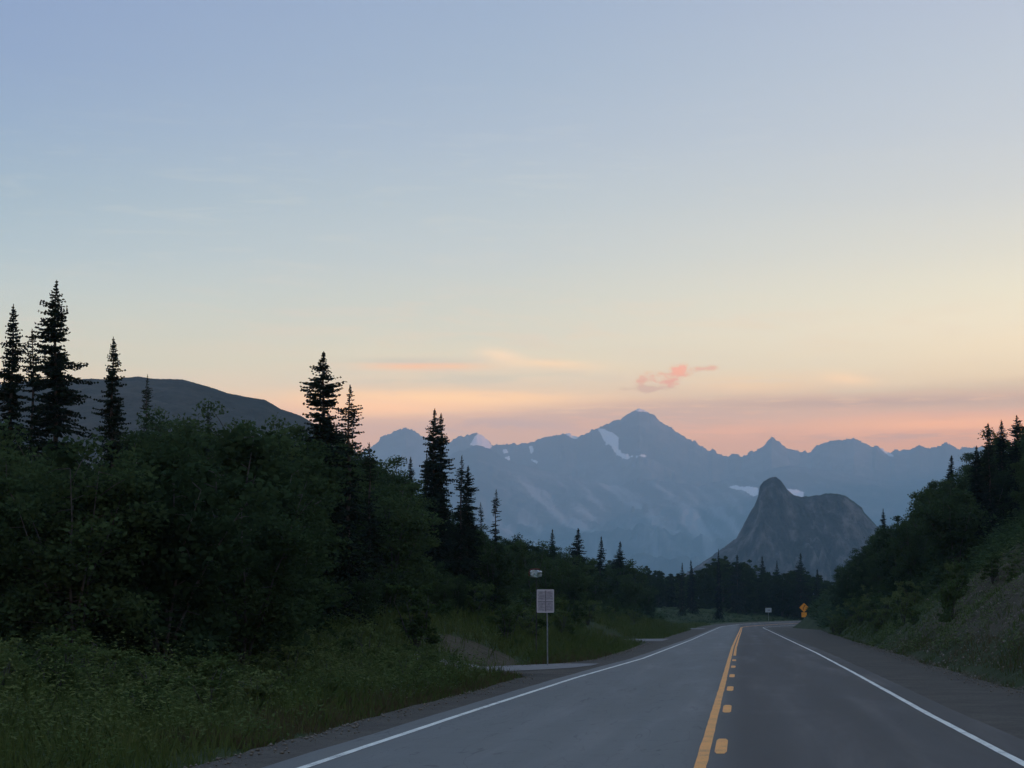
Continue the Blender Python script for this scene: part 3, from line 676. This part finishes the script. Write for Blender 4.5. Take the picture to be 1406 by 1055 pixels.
SKYL = [(-120, 600), (-20, 590), (20, 600), (60, 625), (120, 640), (150, 652), (185, 600), (205, 598), (222, 566), (247, 562), (285, 556), (314, 576), (331, 598), (340, 578), (361, 569), (401, 572), (425, 592), (500, 622), (520, 636), (560, 655), (610, 692), (640, 714), (690, 730), (720, 726), (745, 740), (757, 757), (800, 761), (850, 766), (872, 769), (900, 779), (912, 787), (935, 781), (960, 776), (982, 768), (1000, 757), (1022, 757), (1040, 770), (1055, 781), (1100, 775), (1140, 793), (1158, 798), (1163, 780), (1180, 758), (1200, 740), (1225, 714), (1256, 716), (1263, 700), (1272, 676), (1290, 648), (1325, 642), (1335, 624), (1345, 607), (1375, 594), (1406, 588), (1500, 560)]
SKX = [a for a, b in SKYL]; SKY_ = [b for a, b in SKYL]
def cap_height(x, y, z, h, slack=0.):
    px, _ = px_of((x, y, z)); lim = np.interp(px, SKX, SKY_) + slack
    return min(h, float(at(px, lim, y).z) - z)
def scatter(n, t0, t1, d0, d1, protos, name, hr, wide, mind, labels, cat, group, tries=12, occupied=None, bias=1., slack=3., ok=None):
    pts = occupied if occupied is not None else []; made = 0
    for _ in range(n * tries):
        if made >= n: break
        t = t0 + (t1 - t0) * random.random() ** bias; d = random.uniform(d0, d1); cs, cu, th = centre(t)
        s = float(cs) - d * math.sin(th); u = float(cu) + d * math.cos(th); x, y = rw(s, u)
        md = mind * (.6 + t / 180)
        px, _ = px_of((x, y, 0))
        if px < -120 or px > 1520: continue
        if any((x - a) ** 2 + (y - b) ** 2 < md * md for a, b in pts): continue
        z = gz(x, y); h = cap_height(x, y, z, random.uniform(*hr), slack + random.uniform(-4, 14)); bx_, by_ = px_of((x, y, z))
        if ok is not None and not ok(bx_, by_, x, y, t, d): continue
        if d < 0 and any(b[3] < 125 and abs(bx_ - b[2]) < 34 and y < b[1] + 1.5 and (b[2] > 400 or y > b[1] - 9) for b in BPOS) and hr[1] > 2.5: h = min(h, 1.8)
        if h < min(hr[0] * .5, 1.6): continue
        pts.append((x, y)); made += 1
        px, py = px_of((x, y, z)); 
        place(random.choice(protos), name, (x, y, z - .05), h, random.uniform(*wide), label=labels(px, y, t, d, h, px_of((x, y, z + h))[1]), cat=cat, group=group)
    return made
def pick(px, rows):
    for lim, ph in rows:
        if px < lim: return ph
LM = [(60, 'below the hooked spruce at the edge'), (125, 'below the tallest spruce'), (190, 'below the lone narrow spruce'), (260, 'below the crest of the dark hill'), (330, 'below the thin spruce tip by the hill'),
      (415, 'below the falling end of the dark hill'), (465, 'round the club-topped spruce'), (540, 'below the sparse bare-gapped spruce'), (580, 'below the small narrow spruce'), (650, 'round the doubled spruce'), (715, 'below the long-branched spruce'),
      (780, 'behind the white roadside sign'), (860, 'under the four little ridge spruces'), (9999, 'near the far end of the slope')]
RM = [(1190, 'next to the foot of the rock butte'), (1225, 'round the lone dark spruce'), (1265, 'between the lone spruce and the skyline step'), (1300, 'at the step of the skyline'), (1345, 'below the small skyline spruce'), (9999, 'below the highest spruce by the picture edge')]
FM = [(930, 'left of the forest notch'), (965, 'round the low spruce tip at the notch'), (1000, 'before the left foot of the butte'), (1040, 'below the butte knob'), (1075, 'round the dark spruce tip'), (1115, 'below the butte plateau'), (1150, 'behind the amber diamond sign'), (9999, 'at the forest end by the right slope')]
def lab_alder(px, y, t, d, h=4., top=0):
    sz = 'tall' if h > 5 else 'mid-height' if h > 3.8 else 'short'; sky = top < np.interp(px, SKX, SKY_) + 14
    if d > 0: return sz + ' dark cottonwood %s, %s' % ('topping the skyline' if sky else 'lower down', pick(px, RM))
    return sz + ' dark alder %s, %s' % (('forming the skyline' if sky else 'low in the near thicket' if y < 80 else 'within the thicket') if y < 110 else ('on the slope skyline' if sky else 'lower on the long slope'), pick(px, LM))
def lab_bush(px, y, t, d, *a):
    wz = 'tiny' if a and a[0] < 1 else 'knee-high' if a and a[0] < 1.4 else 'waist-high'
    if d > 0: return wz + ' willow on the %s cut bank, %s' % ('near' if y < 120 else 'far', pick(px, RM))
    return wz + ' willow bush %s the sign, %s' % ('nearer than' if y < 80 else 'beyond', pick(px, LM))
occ = []
okL = lambda bx, by, x, y, t, d: not (bx > 365 and by > I(bx, [365, 420, 560, 800], [905, 868, 852, 852]))
n1 = scatter(130, 42, 115, -34, -9.7, AL, 'alder_shrub', (4., 6.2), (1., 1.35), 1.25, lab_alder, 'shrub', 'alder shrubs of the thicket beside the road', occupied=occ, ok=okL)
n9 = scatter(105, 46, 330, -42, -10.5, WL, 'willow_shrub', (2.2, 4.6), (1., 1.5), 1.3, lambda *a: lab_alder(*a).replace('dark alder', 'pale willow'), 'shrub', 'paler willow shrubs among the alders', occupied=occ, ok=okL, bias=1.2)
n2 = scatter(150, 80, 400, -48, -12., AL, 'alder_shrub', (3.6, 6.8), (1., 1.4), 1.7, lab_alder, 'shrub', 'alder shrubs on the long slope', occupied=occ, bias=1.3, ok=okL)
occ2 = []
n3 = scatter(150, 90, 425, 12.0, 46, AL, 'right_alder_shrub', (4.5, 9.0), (.9, 1.3), 1.3, lab_alder, 'alder', 'alder shrubs on the slope above the cut bank', occupied=occ2, bias=1.3, ok=lambda bx, by, x, y, t, d: bx > 1150)  # copies of the alder shrubs, scaled taller
print('alders', n1, n2, n3)
occ3 = []
n4 = scatter(26, 62, 240, -13.5, -9.6, LO, 'willow_bush', (.9, 2.0), (.9, 1.4), 1.3, lab_bush, 'bush', 'low bushes at the foot of the left bank', occupied=occ3)
n5 = scatter(34, 60, 330, 9., 13.5, LO, 'willow_bush', (.8, 2.1), (.9, 1.5), 1.3, lab_bush, 'bush', 'low bushes on the right cut bank', occupied=occ3, ok=lambda bx, by, x, y, t, d: bx > 1142)
n8 = scatter(60, 30, 66, -12.5, -7.6, LO, 'willow_bush', (.5, 1.0), (1., 1.6), .9, lab_bush, 'bush', 'low bushes in the weeds before the thicket', occupied=occ3)
print('willows', n4, n5, n8)
# far forest across the end of the road, beyond the bend
occ4 = []
def forest(n, protos, name, hr, label, cat, group, y0=505, y1=640):
    made = 0
    for _ in range(n * 14):
        if made >= n: break
        px = random.uniform(840, 1240); y = y0 + (y1 - y0) * random.random() ** 1.8; x = (px - W / 2) / F * y
        g_, t, d = ground([x], [y])
        if d[0] > -19: continue
        if any((x - a) ** 2 + (y - b) ** 2 < 7 for a, b in occ4): continue
        z = float(g_[0]); h = cap_height(x, y, z, random.uniform(*hr), 3 + random.uniform(0, 9))
        if h < 2.5: continue
        occ4.append((x, y)); made += 1
        place(random.choice(protos), name, (x, y, z - .1), h, random.uniform(1.1, 1.6), label=('tall ' if h > 8.5 else 'mid-height ' if h > 6.5 else 'short ') + label + ', ' + pick(px, FM), cat=cat, group=group)
    return made
n6 = forest(135, PO, 'poplar_tree', (6.5, 12.5), 'dark leafy poplar of the far forest', 'poplar tree', 'poplars of the far forest')
n7 = forest(14, SPS, 'spruce_tree', (6, 10), 'dark spruce among the far poplars', 'spruce tree', 'spruces of the far forest')
print('forest', n6, n7)
print('unused', [p.name for p in SP + SPS + AL + LO + PO if p.name not in USED])

# ground cover: blades and leafy weeds no one could count
def cover(name, n, tr_, dr, hr, m, width, leafy=False, seed=1, dens=None, label='', bias=2.):
    r = np.random.RandomState(seed); t = tr_[0] + (tr_[1] - tr_[0]) * r.rand(n) ** bias; d = r.uniform(*dr, n)
    cs, cu, th = centre(t); s = cs - d * np.sin(th); u = cu + d * np.cos(th); x, y = rw(s, u)
    e = np.where(d > 0, d - edge_r(t), -d - edge_l(t)); cl = fbm(x * .5, y * .5, 3)
    keep = e + cl * .9 > .15
    if dens is not None: keep &= r.rand(n) < dens(t, d, x, y)
    keep &= ~((d < 0) & (((t > 68 - (-d - 6) * 1.2) & (t < 84 - (-d - 6) * 3.6) & (-d < 9.5)) | ((np.abs(t - 175) < 10) & (-d < 12)) | ((np.abs(t - 364) < 18) & (-d < 14))))
    keep &= ~((d < 0) & (t > 77.5) & (t < 88) & (-d > 7.8) & (-d < 10.8) & (r.rand(n) < .93))
    x, y, t, d, e, cl = [a[keep] for a in (x, y, t, d, e, cl)]; z = ground(x, y)[0] - .02; n = len(x)
    h = r.uniform(*hr, n) * (.55 + 1.1 * (cl + .5)) * np.clip(.35 + e * .5, .35, 1); k = (.8 + t / 90)
    base = np.stack([x, y, z], 1)
    if not leafy:
        ln = unit(np.stack([r.normal(size=n) * .35, r.normal(size=n) * .35, np.ones(n)], 1)); th = r.rand(n) * 3.14159
        w = np.stack([np.cos(th), np.sin(th), np.zeros(n)], 1) * (width * k)[:, None]
        tip = base + ln * h[:, None]; md_ = base + ln * h[:, None] * .5 * [.8, .8, 1.1]
        v = np.stack([base - w * .5, base + w * .5, md_ + w * .4, tip, md_ - w * .4], 1).reshape(-1, 3)
        f = np.arange(n * 5).reshape(n, 5)
        return tag(new_obj(name, v, f, m), label=label, kind='stuff')
    vs = []; lp = 11
    for i in range(lp):
        q = (i + 1) / lp; th = r.rand(n) * 6.283; a = unit(np.stack([np.cos(th), np.sin(th), r.uniform(-.3, .5, n)], 1))
        c = base + np.stack([r.normal(size=n) * .07, r.normal(size=n) * .07, h * q], 1); L = (width * k * r.uniform(.6, 1.3, n) * (1.25 - .7 * q))[:, None]
        w = unit(np.cross(a, np.stack([r.normal(size=n) * .3, r.normal(size=n) * .3, np.ones(n)], 1)))
        vs.append(quads(c + a * L, a * L, w * L * .36)[0].reshape(n, 4, 3))
    v = np.concatenate(vs, 0).reshape(-1, 3); return tag(new_obj(name, v, np.arange(len(v)).reshape(-1, 4), m), label=label, kind='stuff')
cover('grass', 55000, (22, 150), (-18, -6.0), (.2, .6), M['grass'], .016, seed=2, label='green grass along the left roadside', bias=1.5)
cover('grass', 60000, (45, 260), (6.3, 16), (.12, .34), M['grass'], .014, seed=3, label='thin grass on the right cut bank', bias=1.6,
      dens=lambda t, d, x, y: np.clip(.10 + 4.5 * (fbm(x * .5, y * .5, 3) - .02) + ss(t, 115, 150), 0.05, 1))
cover('grass', 50000, (120, 420), (-22, -6.2), (.3, .7), M['grass'], .012, seed=4, label='tall grass at the foot of the far left bank', bias=1.)
cover('dry_grass', 24000, (30, 110), (-7.6, -6.0), (.12, .32), M['dry'], .012, seed=5, label='dry tan grass fringe on the left shoulder edge', bias=1.4)
cover('dry_grass', 9000, (45, 160), (6.2, 8.2), (.08, .24), M['dry'], .012, seed=6, label='dry tan grass fringe on the right shoulder edge', bias=1.4)
cover('roadside_weeds', 15000, (24, 92), (-16, -6.6), (.22, .85), M['weed'], .05, True, 7, label='leafy green weeds in front of the thicket', bias=1.1, dens=lambda t, d, x, y: np.clip(.3 + 4.5 * (fbm(x * .4, y * .4, 3) + .05), .03, 1) * (1 - .8 * ss(t, 56, 70)))
cover('roadside_weeds', 4500, (24, 58), (-15, -7.2), (.4, 1.0), M['bright_weed'], .055, True, 13, label='bright leafy weeds in the near verge', bias=1., dens=lambda t, d, x, y: np.clip(.35 + 5 * fbm(x * .5 + 7, y * .5, 3), .02, 1))
cover('roadside_weeds', 5000, (50, 150), (7.6, 14.5), (.2, .7), M['weed'], .045, True, 8, label='scattered leafy weeds on the cut bank', bias=1.2, dens=lambda t, d, x, y: np.clip(.15 + 4 * fbm(x * .3, y * .3, 3), .02, 1))
cover('undergrowth', 11000, (60, 400), (-52, -12.5), (.6, 1.7), M['leaf'], .10, True, 9, label='dark undergrowth covering the left bank', bias=1.2)
cover('undergrowth', 10000, (70, 420), (11.5, 36), (.6, 1.6), M['leaf'], .10, True, 10, label='dark undergrowth covering the right slope', bias=1.2)
cover('undergrowth', 3500, (400, 560), (-42, -12), (.3, .8), M['leaf'], .035, True, 12, label='low dark brush outside the bend', bias=1.)
cover('white_wildflowers', 260, (44, 75), (-8.6, -6.6), (.3, .5), M['flower'], .012, True, 11, label='small white wildflowers at the shoulder edge', dens=lambda t, d, x, y: (fbm(x * .6, y * .6, 2) > .05) * 1.)

def stones(n, seed=3):
    r = np.random.RandomState(seed); t = 24 + 130 * r.rand(n) ** 1.6; sd_ = r.rand(n) < .5
    d = np.where(sd_, edge_r(t) + r.normal(size=n) * .28 - .1, -(edge_l(t) + r.normal(size=n) * .22 - .1))
    cs, cu, th = centre(t); x, y = rw(cs, d); z = np.where(np.abs(d) < np.where(sd_, edge_r(t), edge_l(t)), 0, ground(x, y)[0])
    sz = (.007 + .022 * r.rand(n) ** 3)[:, None] * (1 + (t / 150)[:, None]); c = np.stack([x, y, z], 1)
    o = np.array([(1, 0, 0), (-1, 0, 0), (0, 1, 0), (0, -1, 0), (0, 0, .8), (0, 0, -.6)]); f = np.array([(0, 2, 4), (2, 1, 4), (1, 3, 4), (3, 0, 4), (2, 0, 5), (1, 2, 5), (3, 1, 5), (0, 3, 5)])
    v = (c[:, None] + o[None] * sz[:, None] * r.uniform(.6, 1.3, (n, 6, 3))).reshape(-1, 3); ff = (np.arange(n)[:, None, None] * 6 + f[None]).reshape(-1, 3)
    tag(new_obj('gravel_stones', v, ff, M['stone']), label='loose stones along both gravel shoulders', kind='stuff')
stones(4000)
def clods(n, seed=9):
    r = np.random.RandomState(seed); t = 48 + 100 * r.rand(n); d = edge_r(t) + .3 + 6 * r.rand(n) ** 1.3; cs, cu, th = centre(t); x, y = rw(cs, d); z = ground(x, y)[0]
    sz = (.02 + .07 * r.rand(n) ** 4)[:, None]; c = np.stack([x, y, z], 1)
    o = np.array([(1, 0, 0), (-1, 0, 0), (0, 1, 0), (0, -1, 0), (0, 0, .8), (0, 0, -.6)]); f = np.array([(0, 2, 4), (2, 1, 4), (1, 3, 4), (3, 0, 4), (2, 0, 5), (1, 2, 5), (3, 1, 5), (0, 3, 5)])
    v = (c[:, None] + o[None] * sz[:, None] * r.uniform(.6, 1.3, (n, 6, 3))).reshape(-1, 3); ff = (np.arange(n)[:, None, None] * 6 + f[None]).reshape(-1, 3)
    tag(new_obj('rubble', v, ff, M['stone']), label='stones and clods strewn over the bare cut bank', kind='stuff')
clods(5000)

# ------------------------------------------------------------------ signs
M['metal'] = mat('galvanised_steel', lambda g, b: g.ramp(g.noise(pos(g), 12., 3.), [(.3, (.16, .17, .17)), (.7, (.26, .27, .27))]), .5, .5)
M['signface'] = mat('sign_white_sheet', lambda g, b: g.ramp(g.noise(pos(g), 6., 4.), [(.3, (.50, .47, .48)), (.7, (.62, .58, .60))]), .6)
M['signink'] = mat('sign_grey_print', lambda g, b: g.ramp(g.noise(pos(g), 14., 4.), [(.35, (.16, .15, .165)), (.7, (.26, .24, .26))]), .6)
M['signtint'] = mat('sign_panel_tint', lambda g, b: g.ramp(g.noise(pos(g), 17., 4.), [(.35, (.33, .31, .33)), (.7, (.47, .44, .46))]), .6)
M['amber'] = mat('amber_sheeting', lambda g, b: g.ramp(g.noise(pos(g), 4., 3.), [(.3, (.72, .27, .015)), (.7, (.85, .34, .02))]), .5)
M['black'] = mat('black_print', lambda g, b: (.12, .06, .01), .5)
M['greywhite'] = mat('grey_white_sheeting', lambda g, b: g.ramp(g.noise(pos(g), 3., 3.), [(.3, (.28, .34, .35)), (.7, (.42, .48, .48))]), .6)
def facing(p): return math.atan2(-(p[0]), -(p[1])) and -math.atan2(p[0], p[1])
def sign_big():
    D = 81.; b = at(752, 912, D); z = gz(b.x, b.y); e = empty('information_sign', (b.x, b.y, z), -math.atan2(b.x, b.y) + .05)
    tag(e, 'white rectangular roadside sign split in four panels on a thin post', 'sign')
    top = at(749, 809.5, D).z - z; bot = at(749, 841.5, D).z - z; w = 23.5 / F * D; off = (749 - 752) / F * D; hc = (top + bot) / 2; hh = top - bot
    m = MB(); m.tube([(0, .02, -.4), (-.01, .02, top * .6), (off * .5, .02, top - .05)], [.022, .022, .022], 6); m.build('post', M['metal'], e)
    m = MB(); n = 6; pts = []
    for cx, cz, a0 in ((w / 2 - .03, hh / 2 - .03, 0), (-w / 2 + .03, hh / 2 - .03, 90), (-w / 2 + .03, -hh / 2 + .03, 180), (w / 2 - .03, -hh / 2 + .03, 270)):
        for k in range(4): a = math.radians(a0 + 30 * k); pts.append((cx + .03 * math.cos(a), cz + .03 * math.sin(a)))
    N = len(pts); vs = [(off + x, -.012, hc + z_) for x, z_ in pts] + [(off + x, -.002, hc + z_) for x, z_ in pts]
    m.add(vs, [tuple(range(N)), tuple(range(N, 2 * N))[::-1]] + [(i, N + i, N + (i + 1) % N, (i + 1) % N) for i in range(N)]); m.build('sign_panel', M['signface'], e)
    m = MB(); y = -.0145
    for sx in (-1, 1):
        for sz in (-1, 1): m.box((off + sx * w * .235, y, hc + sz * hh * .235), (w * .40, .003, hh * .40), 0)
    m.box((off + .005, y - .002, hc), (w * .075, .003, hh * .9), 1); m.box((off, y - .004, hc - .01), (w * .88, .003, hh * .035), 1)
    rr = random.Random(4)
    for sx in (-1, 1):
        for sz in (-1, 1):
            for k in range(5):
                ln = w * rr.uniform(.18, .33); m.box((off + sx * w * .235 + rr.uniform(-.02, .02), y - .006, hc + sz * hh * .235 + hh * (.14 - .065 * k)), (ln, .002, hh * .018), 1)
    m.build('printed_panels', [M['signtint'], M['signink']], e)
sign_big()
def sign_diamond():
    D = 497.; c = at(1104, 836, D); z = gz(c.x, c.y); e = empty('curve_warning_sign', (c.x, c.y, z), -math.atan2(c.x, c.y)); k = 1 / F * D
    tag(e, 'small amber diamond warning sign with a plate under it beyond the bend', 'sign')
    hc = at(1104, 834.5, D).z - z; r_ = 6.4 * k; m = MB(); m.tube([(0, .05, -.5), (0, .05, hc + .6)], [.05, .05], 6); m.build('post', M['metal'], e)
    m = MB(); q = [(0, r_), (-r_, 0), (0, -r_), (r_, 0)]; m.add([(x, -.03, hc + z_) for x, z_ in q] + [(x, 0, hc + z_) for x, z_ in q], [(0, 1, 2, 3), (7, 6, 5, 4)] + [(i, 4 + i, 4 + (i + 1) % 4, (i + 1) % 4) for i in range(4)]); m.build('sign_panel', M['amber'], e)
    m = MB(); s = r_ * .1
    m.box((-s * 1.6, -.04, hc - r_ * .25), (s * 1.5, .01, r_ * .45)); m.box((-s * .4, -.04, hc + r_ * .08), (s * 1.5, .01, r_ * .34), 0, Matrix.Rotation(math.radians(40), 3, 'Y')); m.box((s * .9, -.04, hc + r_ * .32), (s * 1.5, .01, r_ * .32), 0, Matrix.Rotation(math.radians(40), 3, 'Y'))
    m.add([(s * .6, -.045, hc + r_ * .42), (s * 3.2, -.045, hc + r_ * .28), (s * 2.6, -.045, hc + r_ * .62)], [(0, 1, 2)]); m.build('arrow_symbol', M['black'], e)
    m = MB(); m.box((0, -.015, hc - r_ - 3.4 * k), (7.2 * k, .03, 6.6 * k)); m.build('advisory_plate', M['amber'], e)
sign_diamond()
def sign_small():
    D = 462.; c = at(1055, 838, D); z = gz(c.x, c.y); e = empty('route_sign', (c.x, c.y, z), -math.atan2(c.x, c.y) + .25); k = 1 / F * D
    tag(e, 'tiny pale grey rectangular sign standing alone beyond the end of the centre line', 'sign')
    hc = at(1055, 838, D).z - z; m = MB(); m.tube([(0, .05, -.4), (0, .05, hc + .3)], [.04, .04], 6); m.build('post', M['metal'], e)
    m = MB(); m.box((0, 0, hc), (8.6 * k, .03, 6. * k)); m.build('sign_panel', M['greywhite'], e)
    m = MB(); m.box((.1, -.02, hc), (4. * k, .008, 1.6 * k)); m.build('print', M['signink'], e)
sign_small()
# unidentified pale patch above the sign; its sheeting and support are invented
M['invented_sheet'] = mat('invented_sheeting', lambda g, b: g.ramp(g.noise(pos(g), 3.5, 4.), [(.38, (.20, .33, .33)), (.5, (.5, .58, .56)), (.6, (.72, .76, .76))]), .5)
M['rim_red'] = mat('red_rim_colour', lambda g, b: (.16, .05, .04), .7)
def unknown_patch():
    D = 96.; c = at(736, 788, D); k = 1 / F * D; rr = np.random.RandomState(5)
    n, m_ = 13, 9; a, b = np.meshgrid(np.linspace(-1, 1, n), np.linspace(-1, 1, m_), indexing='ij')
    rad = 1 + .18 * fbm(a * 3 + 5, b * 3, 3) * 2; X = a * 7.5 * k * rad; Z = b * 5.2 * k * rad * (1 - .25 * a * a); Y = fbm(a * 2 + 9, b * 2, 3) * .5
    o = empty('unidentified_patch', tuple(c)); tag(o, 'small pale white and teal unidentified patch above the sign, shaped as invented sheeting', 'unidentified patch')
    new_obj('invented_sheet', np.stack([X.ravel(), Y.ravel(), Z.ravel()], 1), grid_faces(n, m_), M['invented_sheet'], o).modifiers.new('thickness', 'SOLIDIFY').thickness = .02
    m = MB(); m.tube([(-9.5 * k, 0, -3 * k), (-9.8 * k, -.05, 2 * k), (-8 * k, 0, 5.5 * k), (-2 * k, .05, 6.6 * k), (5 * k, 0, 6 * k)], [.025] * 5, 5); m.build('rim', M['rim_red'], o)
    z = gz(c.x, c.y + .15); m = MB(); m.tube([(0, .25, z - c.z - .2), (.02, .2, 0)], [.03, .02], 5); m.build('invented_stake', M['pale_bark'], o)
unknown_patch()

# ------------------------------------------------------------------ haze
hb = MB(); hb.box((0, (FARY - 7000) / 2, (TOP - 40) / 2), (40000, FARY + 7000, TOP + 40))
hz = hb.build('haze', []); hz.data.materials.clear()
hm = bpy.data.materials.new('haze'); hm.use_nodes = True; n_ = hm.node_tree; n_.nodes.clear()
pv = n_.nodes.new('ShaderNodeVolumePrincipled'); pv.inputs['Density'].default_value = SIGMA; pv.inputs['Color'].default_value = (*HAZE_COL, 1); pv.inputs['Anisotropy'].default_value = 0.
om = n_.nodes.new('ShaderNodeOutputMaterial'); n_.links.new(pv.outputs[0], om.inputs['Volume']); hz.data.materials.append(hm)
tag(hz, kind='stuff')
